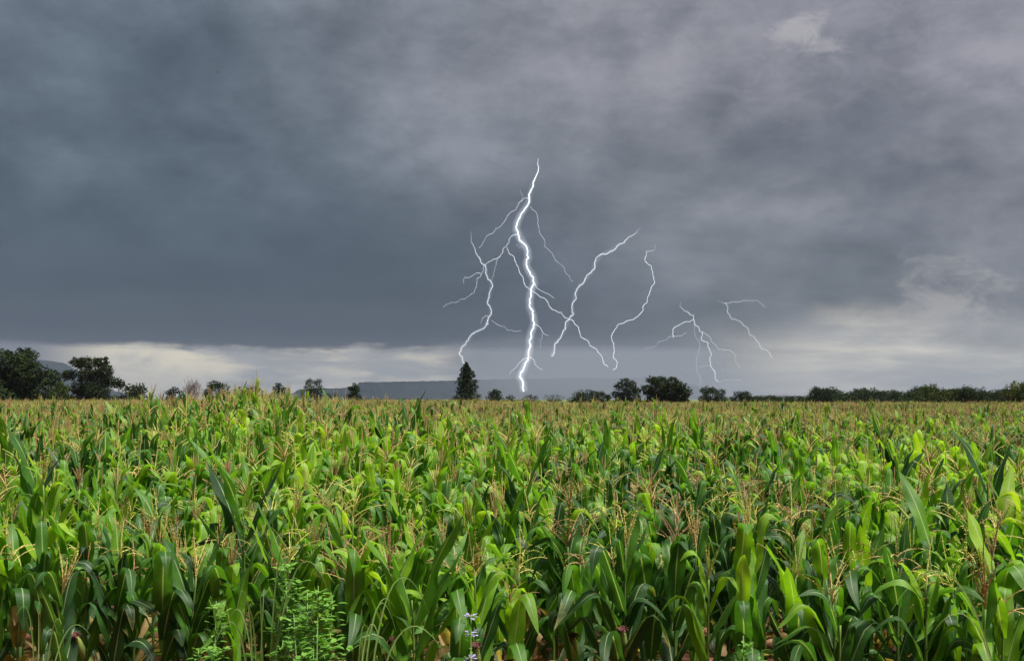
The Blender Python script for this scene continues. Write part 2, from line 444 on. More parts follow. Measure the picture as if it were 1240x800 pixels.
def bolt(label, zf, main, r0, r1, branches, seed, glow=0):
    P = poly(zf, main)
    base = P[-1].copy(); root = empty('lightning_bolt', base)
    tag(root, label, 'lightning', 'lightning bolts over the field')
    def add(name, pts, ra, rb, mat, seed, thick=None):
        pts = jag([Vector(p)-base for p in pts], .17 if glow > 4 else .23, 3, seed)
        n = len(pts); rr = random.Random(seed+5)
        rad = [max(.09, (ra+(rb-ra)*i/(n-1))*rr.uniform(.7, 1.3)*(.50 if name == 'main_channel' and glow > 4 else .46))*PX for i in range(n)]
        if name == 'main_channel':
            for i in range(min(24, n)): rad[i] *= .12+.88*i/24
        b = MB(); b.tube(pts, rad, 6)
        o = link(name, b.mesh(name, mat), root)
        o.visible_shadow = True
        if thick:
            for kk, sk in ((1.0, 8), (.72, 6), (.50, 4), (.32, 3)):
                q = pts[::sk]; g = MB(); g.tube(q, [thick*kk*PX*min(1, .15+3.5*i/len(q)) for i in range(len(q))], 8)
                link('glow', g.mesh('glow', M_GLOW), root)  # added halo tube, the glow is built as shape
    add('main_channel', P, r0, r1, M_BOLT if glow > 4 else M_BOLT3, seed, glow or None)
    for i, (pts, ra, rb, dr) in enumerate(branches):
        add('branch', poly(zf, pts, dr), ra, rb, M_BOLT3 if ra > .5 else M_BOLT2, seed+10+i)
bolt('tallest and thickest white lightning bolt, reaching down to the horizon with many branches', Z5,
     [(329,30),(331,55),(322,85),(314,105),(306,130),(302,155),(290,180),(276,200),(265,225),(263,245),(270,262),(283,285),(297,308),(300,330),(293,350),(300,368),(314,388),(318,408),(308,430),(303,455),(304,480),(314,505),(318,530),(308,555),(303,580),(303,605),(300,630),(290,650),(284,670),(274,690),(283,710),(286,735)],
     1.15, 1.35,
     [([(302,148),(285,150),(275,160),(262,185),(235,205),(215,235),(190,258),(168,272),(150,300)], .55, .3, 60),
      ([(275,160),(283,145),(275,125)], .3, .2, 10),
      ([(305,175),(320,190),(330,215),(332,240),(345,270),(348,295),(372,315),(390,345),(410,365),(425,385),(435,402)], .48, .3, -60),
      ([(265,260),(245,268),(234,295),(215,322),(195,335),(170,350),(158,378),(130,385),(108,388),(103,408)], .7, .3, 80),
      ([(158,378),(143,395),(138,425),(120,445),(95,455),(65,465),(42,480)], .5, .35, 40),
      ([(212,325),(203,350),(195,375),(190,400)], .45, .25, -30),
      ([(234,300),(245,320),(262,345),(272,372),(285,400),(303,425),(318,435),(340,450),(370,485),(400,495),(422,515),(445,535),(458,570),(485,595),(505,605),(525,640),(540,660)], .62, .7, -80),
      ([(318,408),(340,430),(360,440),(378,452)], .6, .3, 20),
      ([(318,530),(335,540),(345,558),(360,565)], .6, .3, 20),
      ([(342,558),(335,580),(336,605)], .3, .2, 5),
      ([(300,630),(275,645),(258,665),(243,682)], .55, .25, 10),
      ([(300,630),(318,645),(325,658),(343,668)], .6, .3, -10),
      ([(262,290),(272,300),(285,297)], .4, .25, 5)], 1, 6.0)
bolt('bright crooked lightning bolt coming down on the conical tree', Z5,
     [(126,250),(127,285),(140,312),(155,338),(170,355),(172,380),(188,405),(185,430),(182,450),(175,465),(188,490),(178,510),(172,535),(150,550),(130,560),(118,580),(95,605),(90,620),(100,635),(105,650)],
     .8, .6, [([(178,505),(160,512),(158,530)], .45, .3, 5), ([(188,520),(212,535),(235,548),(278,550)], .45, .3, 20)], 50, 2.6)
bolt('clean slanting lightning bolt without branches, right of the tallest bolt', Z5,
     [(640,240),(622,258),(605,265),(590,285),(570,293),(548,308),(525,318),(500,350),(490,375),(470,400),(455,412),(440,440),(433,470),(437,500),(425,515),(412,545),(400,565),(380,590),(370,628)],
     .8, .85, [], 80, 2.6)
bolt('thin unbranched lightning bolt above the bushy tree with red brown edge', Z5,
     [(685,290),(682,305),(658,310),(652,335),(662,350),(675,370),(679,395),(670,425),(660,450),(645,480),(625,510),(600,520),(575,530),(560,550),(553,580),(560,610),(566,640),(556,670)],
     .65, .75, [], 90, 0)
bolt('small forked lightning bolt with knotted branches over the two round trees', Z6,
     [(257,213),(250,240),(270,262),(300,275),(330,290),(332,320),(345,350),(362,378),(380,385),(378,405),(370,425),(395,440),(412,450),(418,480),(427,500),(422,540),(427,575),(440,600),(452,640),(468,668)],
     .6, .55,
     [([(468,668),(520,662),(560,658),(600,660)], .10, .08, 20),
      ([(328,315),(305,330),(275,330),(245,345),(220,360),(212,375),(208,395),(212,415)], .55, .7, 20),
      ([(212,412),(190,412),(160,432),(125,445),(95,470),(50,495)], .32, .2, 20),
      ([(212,412),(245,408),(262,405),(275,392),(290,393)], .4, .25, 5),
      ([(380,385),(400,400),(430,440),(460,470),(490,482),(520,487),(560,505),(570,530),(580,565),(590,592)], .42, .22, -20),
      ([(330,330),(335,390),(345,420),(365,465),(358,510),(348,550),(347,600),(365,640),(358,690)], .24, .15, 10),
      ([(427,572),(385,578),(355,590)], .22, .15, 5)], 120, 0)
bolt('rightmost thin lightning bolt, bent like a seven at its top', Z6,
     [(462,208),(495,218),(510,220),(525,245),(530,280),(548,313),(580,320),(610,345),(640,375),(645,400),(680,425),(705,460),(740,485),(765,510),(775,532)],
     .5, .35, [([(505,218),(550,210),(590,212),(630,207),(670,205),(700,212),(720,230),(738,243)], .45, .22, 10)], 150, 0)

# ------------------------------------------------------------------ trees
def leaf_quad(b, p, s, nrm, tone, r):
    n = (nrm+Vector((r.uniform(-1, 1), r.uniform(-1, 1), r.uniform(-1, 1)))*.8).normalized()
    a = n.cross(Vector((r.uniform(-1, 1), r.uniform(-1, 1), r.uniform(-1, 1))))
    if a.length < .05: a = n.cross(Vector((1, .2, 0)))
    a.normalize(); c = n.cross(a)
    L = s*r.uniform(.7, 1.3); w = L*r.uniform(.38, .6)
    vs = [tuple(p-a*L), tuple(p+c*w+n*w*.3), tuple(p+a*L), tuple(p-c*w+n*w*.3)]
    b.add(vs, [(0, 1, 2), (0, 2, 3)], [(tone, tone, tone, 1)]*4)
def blob_leaves(b, c, rx, rz, n, s, r, tone):
    for _ in range(n):
        d = Vector((r.gauss(0, 1), r.gauss(0, 1), r.gauss(0, 1))).normalized()
        k = r.uniform(.25, 1)**.45 if r.random() < .9 else r.uniform(1.0, 1.22)
        p = c+Vector((d.x*rx*k, d.y*rx*k, d.z*rz*k))
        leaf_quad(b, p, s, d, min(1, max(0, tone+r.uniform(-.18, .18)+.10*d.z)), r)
def tree(name, label, cat, x0, x1, top, d, style='round', tone=.35, n=2600, seed=0, group='trees along the far edge of the field', base_clear=.25, leaf=None, lobes=None, lift=0.0):
    r = random.Random(seed+int(x0*7))
    cx = (x0+x1)/2; W = (x1-x0)/F*d; H = at(cx, top, d).z
    root = empty(name, (xat(cx, d), d, 0)); tag(root, label, cat, group)
    tips = []; cb = MB(); s = leaf or max(.16, W/42*1.0)
    s = min(s, H/28)
    if style == 'cone':
        nb = 60
        for i in range(nb):
            t = (i+.5)/nb
            zz = H*(.10+.88*t); R = W*.58*((1-t)**.60)*(.55+.75*r.random())*(1 if t > .12 else .8)
            ang = i*2.4; c = Vector((cos(ang)*R*.62, sin(ang)*R*.62, zz))
            tips.append(c); blob_leaves(cb, c, R*.42+.10, H*.045, n//nb, s, r, .45)
    else:
        if lobes:
            cs = [(Vector((lx*W/2, r.uniform(-.25, .25)*W, lz*H)), lr*W/2) for lx, lz, lr in lobes]
        else:
            cs = []
            nb = {'round': 15, 'bush': 11, 'open': 12, 'broad': 18}.get(style, 14)
            zb = H*(.10 if style != 'bush' else .0)
            for i in range(nb):
                a = r.uniform(0, 2*pi); q = sqrt(r.random())*.78
                t = (i+.5)/nb
                zz = zb+(H-zb)*(.12+.70*t)
                sh = sqrt(max(.05, 1-(abs(t-.38)/.75)**2))
                R = W*.5*r.uniform(.30, .46)
                cs.append((Vector((cos(a)*q*W*.5*sh, sin(a)*q*W*.5*sh, min(zz, H-R*.8))), R))
            cs.append((Vector((r.uniform(-.12, .12)*W, 0, H-W*.14)), W*.15))
            cs.append((Vector((-W*.34, 0, zb+(H-zb)*.45)), W*.18)); cs.append((Vector((W*.34, 0, zb+(H-zb)*.42)), W*.18)); cs.append((Vector((W*.25, 0, zb+(H-zb)*.72)), W*.17)); cs.append((Vector((-W*.22, 0, zb+(H-zb)*.74)), W*.17)); cs.append((Vector((0, 0, H*.30)), W*.30)); cs.append((Vector((W*.2, 0, H*.16)), W*.26)); cs.append((Vector((-W*.22, 0, H*.18)), W*.26))
        tot = sum(R*R for _, R in cs)
        for c, R in cs:
            tips.append(c)
            m = int(n*R*R/tot*(.62 if style == 'open' else 1))
            blob_leaves(cb, c, R, R*r.uniform(.62, .85), m, s, r, r.uniform(.30, .62))
            # ragged sprays on the rim
            for k in range(4):
                dv = Vector((r.gauss(0, 1), r.gauss(0, 1), r.gauss(.3, .8))).normalized()
                cc = c+Vector((dv.x*R, dv.y*R, dv.z*R*.8))
                if cc.z < H*1.01: blob_leaves(cb, cc, R*.32, R*.22, max(8, m//22), s*.9, r, r.uniform(.3, .6))
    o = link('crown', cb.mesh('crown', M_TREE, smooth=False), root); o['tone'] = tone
    tb = MB(); tr = max(.05, W*.028)
    fork = Vector((0, 0, H*(.26 if style != 'bush' else .10)))
    if style == 'cone': fork = Vector((0, 0, H*.93))
    tb.tube([(0, 0, -.1), (tr*.3, 0, fork.z*.5), tuple(fork)], [tr*1.35, tr, tr*(.75 if style != 'cone' else .2)], 7)
    link('trunk', tb.mesh('trunk', M_BARK), root)
    lb = MB()
    for c in tips[::(1 if style != 'cone' else 4)]:
        st = fork if style != 'cone' else Vector((0, 0, c.z-H*.02))
        mpt = (st+c)/2+Vector((r.uniform(-.06, .06)*W, r.uniform(-.06, .06)*W, -.05*H*(style != 'cone')))
        lb.tube([tuple(st), tuple(mpt), tuple(c)], [tr*.5, tr*.3, tr*.1], 5)
    link('limbs', lb.mesh('limbs', M_BARK), root)
    return root
def bare_bush(label, x0, x1, top, d):
    r = random.Random(5); cx = (x0+x1)/2; W = (x1-x0)/F*d; H = at(cx, top, d).z
    root = empty('bare_bush', (xat(cx, d), d, 0)); tag(root, label, 'bush', 'trees along the far edge of the field')
    b = MB(); tb = MB()
    def grow(p, dv, L, rad, lv):
        q = p+dv*L*.5+Vector((r.uniform(-1, 1), r.uniform(-1, 1), 0))*L*.05; e = p+dv*L
        (tb if lv == 0 else b).tube([tuple(p), tuple(q), tuple(e)], [rad, rad*.8, rad*.6], 4, cap=False)
        if lv < 5:
            for k in range(3 if lv < 4 else 2):
                nd = (dv+Vector((r.uniform(-1, 1)*.75, r.uniform(-1, 1)*.75, r.uniform(-.25, .45)))).normalized()
                grow(e if k else q, nd, L*r.uniform(.6, .82), max(rad*.66, .035), lv+1)
    for k in range(5):
        a = k*1.3; dv = Vector((cos(a)*.5, sin(a)*.5, 1)).normalized()
        grow(Vector((cos(a)*.1, sin(a)*.1, 0)), dv, H*.34, W*.030, 0)
    zm = max(v[2] for v in b.v); xm = max(abs(v[0]) for v in b.v)
    b.v = [(v[0]*W*.5/xm, v[1]*W*.5/xm, v[2]*H/zm) for v in b.v]
    tb.v = [(v[0]*W*.5/xm, v[1]*W*.5/xm, v[2]*H/zm) for v in tb.v]
    link('stem', tb.mesh('stem', M_TWIG), root); link('twigs', b.mesh('twigs', M_TWIG), root)

TREES = [
 ('broadleaf_tree', 'largest dark tree at the left edge of the field', 'tree', -26, 68, 421, 190, 'round', .34, 6500, [(-.75,.62,.42),(-.35,.80,.36),(-.02,.86,.28),(.12,.72,.34),(.42,.62,.36),(.70,.50,.32),(-.6,.35,.5),(0,.38,.5),(.5,.28,.42),(.86,.26,.22),(-.1,.18,.4),(.3,.5,.35),(-.3,.55,.4)]),
 ('bush', 'light green bush between the two big trees on the left', 'bush', 58, 90, 461, 185, 'bush', .72, 1500, None),
 ('broadleaf_tree', 'flat topped dark tree with ragged crown beside the blue mountain shoulder', 'tree', 76, 145, 431, 175, 'broad', .28, 6000, [(-.42,.88,.24),(-.05,.85,.3),(.34,.88,.26),(.62,.72,.26),(-.72,.66,.26),(-.3,.66,.36),(.1,.62,.4),(.5,.55,.34),(.84,.50,.18),(-.5,.42,.34),(0,.38,.42),(.42,.32,.4),(-.6,.16,.36),(-.1,.14,.4),(.5,.12,.4),(.0,.92,.16)]),
 ('bush', 'dark low bush at the right foot of the flat topped tree', 'bush', 138, 180, 463, 170, 'bush', .36, 2200, None),
 ('bush', 'small dark bush left of the leafless bush', 'bush', 200, 224, 467, 210, 'bush', .26, 1300, None),
 ('broadleaf_tree', 'small round dense tree right of the leafless bush', 'tree', 246, 280, 459, 220, 'round', .40, 2400, None),
 ('broadleaf_tree', 'small thin open tree next to the round dense one', 'tree', 280, 298, 468, 230, 'open', .3, 900, None),
 ('broadleaf_tree', 'open small tree with two spreading tufts above the corn', 'tree', 294, 320, 465, 225, 'open', .35, 1300, None),
 ('broadleaf_tree', 'near black little tree with pointed top', 'tree', 324, 351, 461, 220, 'round', .16, 1900, [(0,.86,.26),(-.25,.70,.42),(.25,.68,.42),(0,.5,.6),(-.5,.42,.45),(.5,.40,.45),(-.6,.22,.45),(.6,.2,.45),(0,.2,.6)]),
 ('broadleaf_tree', 'upright small tree with twin lobed crown', 'tree', 367, 392, 457, 220, 'open', .42, 2100, [(-.48,.86,.42),(.42,.84,.44),(-.40,.66,.55),(.45,.64,.55),(0,.50,.6),(-.45,.42,.5),(.45,.40,.5),(0,.2,.5)]),
 ('bush', 'very low bush between the twin lobed tree and the mesa', 'bush', 388, 416, 475, 260, 'bush', .3, 700, None),
 ('broadleaf_tree', 'small rounded tree standing at the left end of the mesa', 'tree', 419, 438, 463, 215, 'round', .36, 1500, None),
 ('conical_tree', 'tall dark conical tree standing alone in front of the mesa', 'tree', 549, 581, 439, 200, 'cone', .22, 5200, None),
 ('broadleaf_tree', 'small grey green tree right of the conical tree', 'tree', 588, 609, 470, 240, 'round', .28, 1400, None),
 ('bush', 'little dark bush just left of the foot of the tallest bolt', 'bush', 610, 626, 477, 250, 'bush', .22, 800, None),
 ('bush', 'little dark bush just right of the foot of the tallest bolt', 'bush', 633, 654, 477, 250, 'bush', .22, 900, None),
 ('bush', 'pale hazy low bush between two dark bushes', 'bush', 655, 686, 477, 420, 'open', .52, 1000, None),
 ('bush', 'wide dark green bush with domed top', 'bush', 687, 731, 471.5, 190, 'bush', .36, 3400, None),
 ('bush', 'small dark bush leaning on the wide domed bush', 'bush', 720, 742, 473, 200, 'bush', .24, 1300, None),
 ('broadleaf_tree', 'dark grey green tree left of the largest tree in the middle', 'tree', 740, 779, 457, 210, 'broad', .16, 3800, [(-.1,.85,.34),(.3,.78,.3),(-.45,.72,.34),(.1,.62,.45),(.6,.6,.32),(-.7,.48,.28),(-.3,.4,.45),(.4,.38,.45),(-.6,.2,.4),(0,.18,.5),(.65,.2,.35)]),
 ('broadleaf_tree', 'largest rounded green tree in the middle, with a thin pale trunk', 'tree', 776, 836, 456, 200, 'broad', .36, 5200, [(-.5,.86,.28),(-.15,.86,.3),(.2,.80,.3),(.5,.68,.3),(.74,.52,.26),(-.7,.62,.26),(-.3,.6,.4),(.1,.55,.42),(.5,.42,.38),(.82,.26,.2),(-.5,.3,.36),(.0,.28,.42),(.45,.2,.36),(.7,.14,.28)]),
 ('broadleaf_tree', 'spiky topped mid green tree under the small forked bolt', 'tree', 844, 883, 468, 215, 'round', .40, 2800, [(-.45,.82,.34),(.05,.84,.3),(.55,.74,.32),(-.1,.55,.5),(-.65,.45,.32),(.55,.42,.4),(0,.25,.5),(-.5,.15,.4),(.6,.12,.35)]),
 ('broadleaf_tree', 'flat domed dark tree with open lower crown', 'tree', 883, 917, 473, 220, 'open', .22, 2200, [(-.3,.80,.36),(.3,.80,.36),(.7,.56,.28),(-.7,.55,.28),(0,.68,.4),(.1,.4,.3)]),
 ('bush', 'low dark bush at the right foot of the flat domed tree', 'bush', 908, 930, 480, 230, 'bush', .2, 900, None),
 ('broadleaf_tree', 'low rounded dark tree left of the long green treeline', 'tree', 925, 960, 478, 260, 'bush', .26, 1700, None),
 ('bush', 'very low strip like bush before the treeline', 'bush', 955, 985, 482, 260, 'bush', .22, 900, None),
 ('broadleaf_tree', 'dark domed tree at the left end of the green treeline', 'tree', 978, 1013, 468, 230, 'bush', .2, 2800, None),
 ('bush', 'twiggy bush flecked yellow in front of the treeline', 'bush', 1100, 1152, 465, 170, 'open', .74, 3000, [(-.55,.55,.3),(-.1,.80,.3),(.35,.85,.26),(.1,.55,.42),(.6,.62,.3),(-.7,.3,.3),(-.2,.3,.45),(.4,.3,.42),(.75,.3,.3)]),
 ('broadleaf_tree', 'dark bushy tree right of the yellow flecked bush', 'tree', 1146, 1200, 467, 175, 'bush', .33, 4200, None),
 ('bush', 'low dark bush between the bushy tree and the right edge', 'bush', 1190, 1225, 475, 190, 'bush', .28, 1700, None),
 ('broadleaf_tree', 'yellow green tree at the right edge of the photo', 'tree', 1214, 1268, 460, 165, 'round', .92, 3800, None),
]
for i, (nm, lb, ct, x0, x1, tp, d, st, tn, n, lo) in enumerate(TREES):
    tree(nm, lb, ct, x0, x1, tp, d, st, tn, int(n*1.35), i*3, lobes=lo)
bare_bush('leafless pale twiggy bush between a dark bush and a round tree', 216, 246, 454, 190)

def treeline():
    r = random.Random(99); b = MB()
    for (x0, x1, d, ty, amp, m, tn) in ((1000, 1275, 380, 472.5, 4.2, 260, .46), (1205, 1290, 300, 474, 2, 30, .4), (900, 1012, 330, 479.5, 1.6, 70, .32), (560, 905, 700, 483.5, .8, 60, .5), (140, 560, 650, 482.5, 1.2, 90, .4), (-60, 140, 420, 478, 2, 40, .4)):
        for i in range(m):
            px = x0+(x1-x0)*(i+r.random())/m
            top = ty+amp*2.2*mnoise.noise((px*.055, 3.3, 1))+r.uniform(-.6, 1.2)*amp*.5
            z = max(1.6, at(px, top, d).z); R = r.uniform(4.5, 8)/F*d
            R = min(R, z*.6)
            for q in range(2 if z > R*2.2 else 1):
                zz = z-R*.72-q*R*1.0
                blob_leaves(b, Vector((xat(px, d)+r.uniform(-1, 1), d+r.uniform(-10, 10)+(0 if q else 4), max(zz, R*.3))), R, R*.72, 90, R*.17, r, r.uniform(.2, .7))
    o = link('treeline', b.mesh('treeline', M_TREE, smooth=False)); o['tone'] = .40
    tag(o, 'long low dark green wood along the horizon on the right', 'woods', kind='stuff')
treeline()

# ------------------------------------------------------------------ corn
def leaf_geo(b, r, L, W, th0, bend, kpos, ksharp, twist, fold, seg=14, cross=2, base=Vector((0, 0, 0)), az=0.0, dry=0.0, rnd=.5, sway=0.0, wave=.012):
    """a corn leaf: ribbon that climbs from its base at angle th0 from vertical and bends over around kpos"""
    pts = []; p = Vector((0, 0, 0)); ph = r.uniform(0, 6)
    vs, cs, fs = [], [], []
    offs = [i/cross-0.0 for i in range(-cross, cross+1)]
    ds = L/seg
    for i in range(seg+1):
        s = i/seg
        k = 1/(1+exp(-(s-kpos)*ksharp))
        th = th0+bend*k+.18*s
        yaw = sway*s*s
        d = Vector((sin(th)*cos(yaw), sin(th)*sin(yaw), cos(th)))
        side = Vector((-sin(yaw), cos(yaw), 0))
        nrm = side.cross(d)   # upper side when the leaf leans outwards
        tw = twist*s*s
        side2 = side*cos(tw)+nrm*sin(tw); nrm2 = nrm*cos(tw)-side*sin(tw)
        w = W*.5*min(1, .50+2.4*s)*max(0.0, 1-s**3.4)**.9
        fo = fold*(1-.65*s)
        for o in offs:
            a = abs(o)
            q = p+side2*(o*w*cos(fo))-nrm2*(a*w*sin(fo))*(-1)
            q = q+nrm2*(wave*a*sin(s*11+ph+(1.7 if o > 0 else 0))*(1-s)*4*s)
            vs.append(q); cs.append(((o+1)/2, s, dry, rnd))
        p = p+d*ds
    n = len(offs)
    for i in range(seg):
        for j in range(n-1): fs.append((i*n+j, i*n+j+1, (i+1)*n+j+1, (i+1)*n+j))
    R = Matrix.Rotation(az, 3, 'Z')
    b.add([tuple(base+R @ v) for v in vs], fs, cs)

def leaf_params(r, pos, kind='bend'):
    """pos 0 low .. 1 top of the plant"""
    if kind == 'blade':
        return dict(th0=r.uniform(.10, .38), bend=r.uniform(.1, .5), kpos=r.uniform(.6, .8), ksharp=8, twist=r.uniform(-.8, .8), fold=r.uniform(.3, .6), sway=r.uniform(-.3, .3))
    if pos < .35:
        return dict(th0=r.uniform(.4, .85), bend=r.uniform(1.2, 2.1), kpos=r.uniform(.35, .6), ksharp=r.uniform(7, 14), twist=r.uniform(-1.3, 1.3), fold=r.uniform(.15, .4), sway=r.uniform(-.8, .8))
    if pos < .75:
        return dict(th0=r.uniform(.18, .50), bend=r.uniform(1.5, 2.7), kpos=r.uniform(.48, .74), ksharp=r.uniform(14, 40), twist=r.uniform(-1.2, 1.2), fold=r.uniform(.2, .5), sway=r.uniform(-.7, .7))
    return dict(th0=r.uniform(.10, .42), bend=r.uniform(.5, 2.6), kpos=r.uniform(.5, .8), ksharp=r.uniform(12, 40), twist=r.uniform(-1, 1), fold=r.uniform(.25, .6), sway=r.uniform(-.5, .5))

def tassel_geo(b, r, L, n, style, hd=True, base=Vector((0, 0, 0))):
    """style: 0 upright narrow, 1 spreading, 2 drooping"""
    def spike(start, dv, length, droop, rad):
        seg = 9 if hd else 4
        pts, rr = [], []
        p = Vector(start); d = Vector(dv)
        for i in range(seg+1):
            pts.append(tuple(p)); rr.append(rad*(1.35 if i % 2 else .75)*(1-.55*i/seg) if hd else rad*(1-.5*i/seg))
            d = (d+Vector((0, 0, -droop/seg))+Vector((r.uniform(-1, 1), r.uniform(-1, 1), 0))*.04).normalized()
            p = p+d*length/seg
        b.tube(pts, rr, 3, cap=False)
        if hd:    # spikelets
            for i in range(1, seg):
                q = Vector(pts[i])
                for k in range(2):
                    dv2 = Vector((r.uniform(-1, 1), r.uniform(-1, 1), r.uniform(-.2, .8))).normalized()
                    e = q+dv2*rad*3.2; c = dv2.cross(Vector((.3, .5, .8))).normalized()*rad*.7
                    m = (q+e)/2
                    b.add([tuple(q), tuple(m+c), tuple(e), tuple(m-c)], [(0, 1, 2), (0, 2, 3)])
    rad = .0031 if hd else .0060
    spike(base, Vector((r.uniform(-.1, .1), r.uniform(-.1, .1), 1)), L*1.15, (.1, .15, .5)[style], rad*1.3)
    for k in range(n):
        a = k*2.39+r.uniform(-.4, .4); h = L*.30*k/n
        sp = (r.uniform(.15, .35), r.uniform(.5, 1.0), r.uniform(.8, 1.5))[style]
        spike(base+Vector((0, 0, h)), Vector((cos(a)*sp, sin(a)*sp, 1)).normalized(), L*r.uniform(.6, .9), (.15, .6, 1.7)[style]*r.uniform(.6, 1.3), rad)

def stalk_geo(b, r, H, seg=8, n=6, r0=.012):
    pts, rad = [], []
    lx, ly = r.uniform(-.06, .06), r.uniform(-.06, .06)
    for i in range(seg*2+1):
        t = i/(seg*2)
        pts.append((lx*t*t*H, ly*t*t*H, -.03+(H+.03)*t)); rad.append(r0*(1-.6*t)*(1.18 if i % 2 == 0 else .94))
    b.tube(pts, rad, n)
    return lambda z: Vector((lx*(z/H)**2*H, ly*(z/H)**2*H, z))

# ---- shared pools for the near plants
RP = random.Random(21)
POOL = {}
for cls, pos, cnt in (('low', .15, 10), ('mid', .5, 16), ('top', .9, 12), ('blade', .9, 8)):
    POOL[cls] = []
    for i in range(cnt):
        b = MB(); pr = leaf_params(RP, pos, 'blade' if cls == 'blade' else 'bend')
        L = {'low': RP.uniform(.36, .52), 'mid': RP.uniform(.38, .60), 'top': RP.uniform(.24, .40), 'blade': RP.uniform(.30, .48)}[cls]
        W = {'low': .070, 'mid': .082, 'top': .066, 'blade': .076}[cls]*RP.uniform(.85, 1.2)
        leaf_geo(b, RP, L, W, dry=RP.choice([0, 0, .2, .45]) if cls == 'low' else RP.choice([0, 0, 0, .2]), rnd=RP.random(), **pr)
        POOL[cls].append(b.mesh('corn_leaf_'+cls, M_LEAF))
TASSELS = []
for st in (0, 1, 2):
    for i in range(4):
        b = MB(); tassel_geo(b, RP, RP.uniform(.19, .27), RP.randint(5, 10), st)
        TASSELS.append((st, b.mesh('corn_tassel', M_TASSEL, smooth=False)))
STALKS = []
for i in range(6):
    b = MB(); fn = stalk_geo(b, RP, 1.0); STALKS.append((b.mesh('corn_stalk', M_STALK), fn))
def ear_meshes():
    b = MB(); b.tube([(0, 0, 0), (0, 0, .03), (0, 0, .09), (0, 0, .15), (0, 0, .18)], [.010, .020, .026, .018, .006], 8)
    s = MB(); rr = random.Random(3)
    for k in range(26):
        a = rr.uniform(0, 6.28); p = Vector((0, 0, .17)); q = p+Vector((cos(a)*.012, sin(a)*.012, .03)); e = q+Vector((cos(a)*.022, sin(a)*.022, -.012+rr.uniform(-.02, .015)))
        s.tube([tuple(p), tuple(q), tuple(e)], [.003, .005, .002], 3, cap=False)
    return b.mesh('corn_husk', M_HUSK), s.mesh('corn_silk', M_SILK)
HUSK, SILK = ear_meshes()

def corn_plant(x, y, H, r, tone, ttone, tstyle, leaves='bend', nleaf=None, rz=None, ear=None, scale=1.0):
    """H: height of the stalk without its tassel"""
    root = empty('corn_plant', (x, y, relief(x, y)), r.uniform(0, 6.28) if rz is None else rz)
    sm, fn = r.choice(STALKS)
    st = link('stalk', sm, root); st.scale = (1, 1, H); st['tone'] = tone*.8+.05
    f = lambda z: Vector((fn(z/H).x, fn(z/H).y, z))
    n = nleaf or r.randint(10, 13)
    for i in range(n):
        pos = i/(n-1); z = H*(.10+.82*pos**.9)
        cls = 'low' if pos < .3 else ('mid' if pos < .78 else 'top')
        if leaves == 'blade' and pos > .35: cls = 'blade'
        if leaves == 'mixed' and pos > .6 and r.random() < .5: cls = 'blade'
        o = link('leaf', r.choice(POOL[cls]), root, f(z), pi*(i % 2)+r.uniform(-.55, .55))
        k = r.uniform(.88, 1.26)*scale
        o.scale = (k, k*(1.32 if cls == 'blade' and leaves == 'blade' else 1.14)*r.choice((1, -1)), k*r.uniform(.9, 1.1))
        o['tone'] = max(0.0, min(1.0, tone+.30*(pos-.5)+r.uniform(-.12, .12)))  # upper leaves lighter: young growth plus light painted into the tone
        o['dry'] = (r.choice([0, .1, .5, .8]) if pos < .14 else (r.choice([0, 0, 0, 0, .2, .4]) if pos < .6 else r.choice([0, 0, 0, 0, 0, .2])))*1.0
    if tstyle is not None:
        tm = r.choice([m for s_, m in TASSELS if s_ == tstyle])
        t = link('tassel', tm, root, f(H), r.uniform(0, 6.28)); k = r.uniform(.85, 1.25)
        t.scale = (k, k, k); t['ttone'] = ttone
        t.rotation_euler = (r.uniform(-.2, .2), r.uniform(-.2, .2), r.uniform(0, 6.28))
    if ear:
        e = link('corn_ear', HUSK, root, f(H*.5), r.uniform(0, 6.28) if ear is True else ear); e.rotation_euler = (.45, 0, r.uniform(-.6, .6)+(-(root.rotation_euler.z)))
        link('silk', SILK, e)
    return root

# field layout ----------------------------------------------------------
def near_edge(px): return 6.95-2.1*px/1240
def hfield(x, y):
    """height of the stand: patches of taller and stunted corn"""
    h = 1.0+.17*min(1, max(0, (y-6.3)/6))+.17*mnoise.noise((x*.16, y*.16, 4))+.10*mnoise.noise((x*.5, y*.5, 9))
    px = 620+F*x/max(y, 1)
    h *= 1+.42*exp(-((px-290)/110)**2-((y-33)/11)**2)      # taller block standing out on the left
    h *= 1+.10*exp(-((px-450)/160)**2-((y-20)/8)**2)
    t = min(1, max(0, (y-9)/50)); h *= 1+(.17-.13*min(1, max(0, (px-560)/120)))*t*t*(3-2*t)
    return h
def tfield(x, y):
    return .42+.42*mnoise.noise((x*.30, y*.22, 14))+.10*mnoise.noise((x*1.1, y*1.1, 24))
def pink(x, y):
    return .5+.8*mnoise.noise((x*.12, y*.09, 31))

RC = random.Random(4242)
spots = []
y = 4.6; row = 0
while y < 150:
    stepx = .20 if y < 14 else (.22 if y < 40 else .30)
    half = .50*y+2.2
    x = -half+RC.random()*stepx
    while x < half:
        xx = x+RC.uniform(-.09, .09); yy = y+RC.uniform(-.16, .16)
        px = 620+F*xx/yy
        if yy >= near_edge(max(-60, min(1300, px)))+.22*mnoise.noise((xx*1.3, 5, 5)) and RC.random() > .06:
            spots.append((xx, yy))
        x += stepx*RC.uniform(.75, 1.25)
    y += .54 if y < 14 else (.58 if y < 40 else .70+.004*y); row += 1
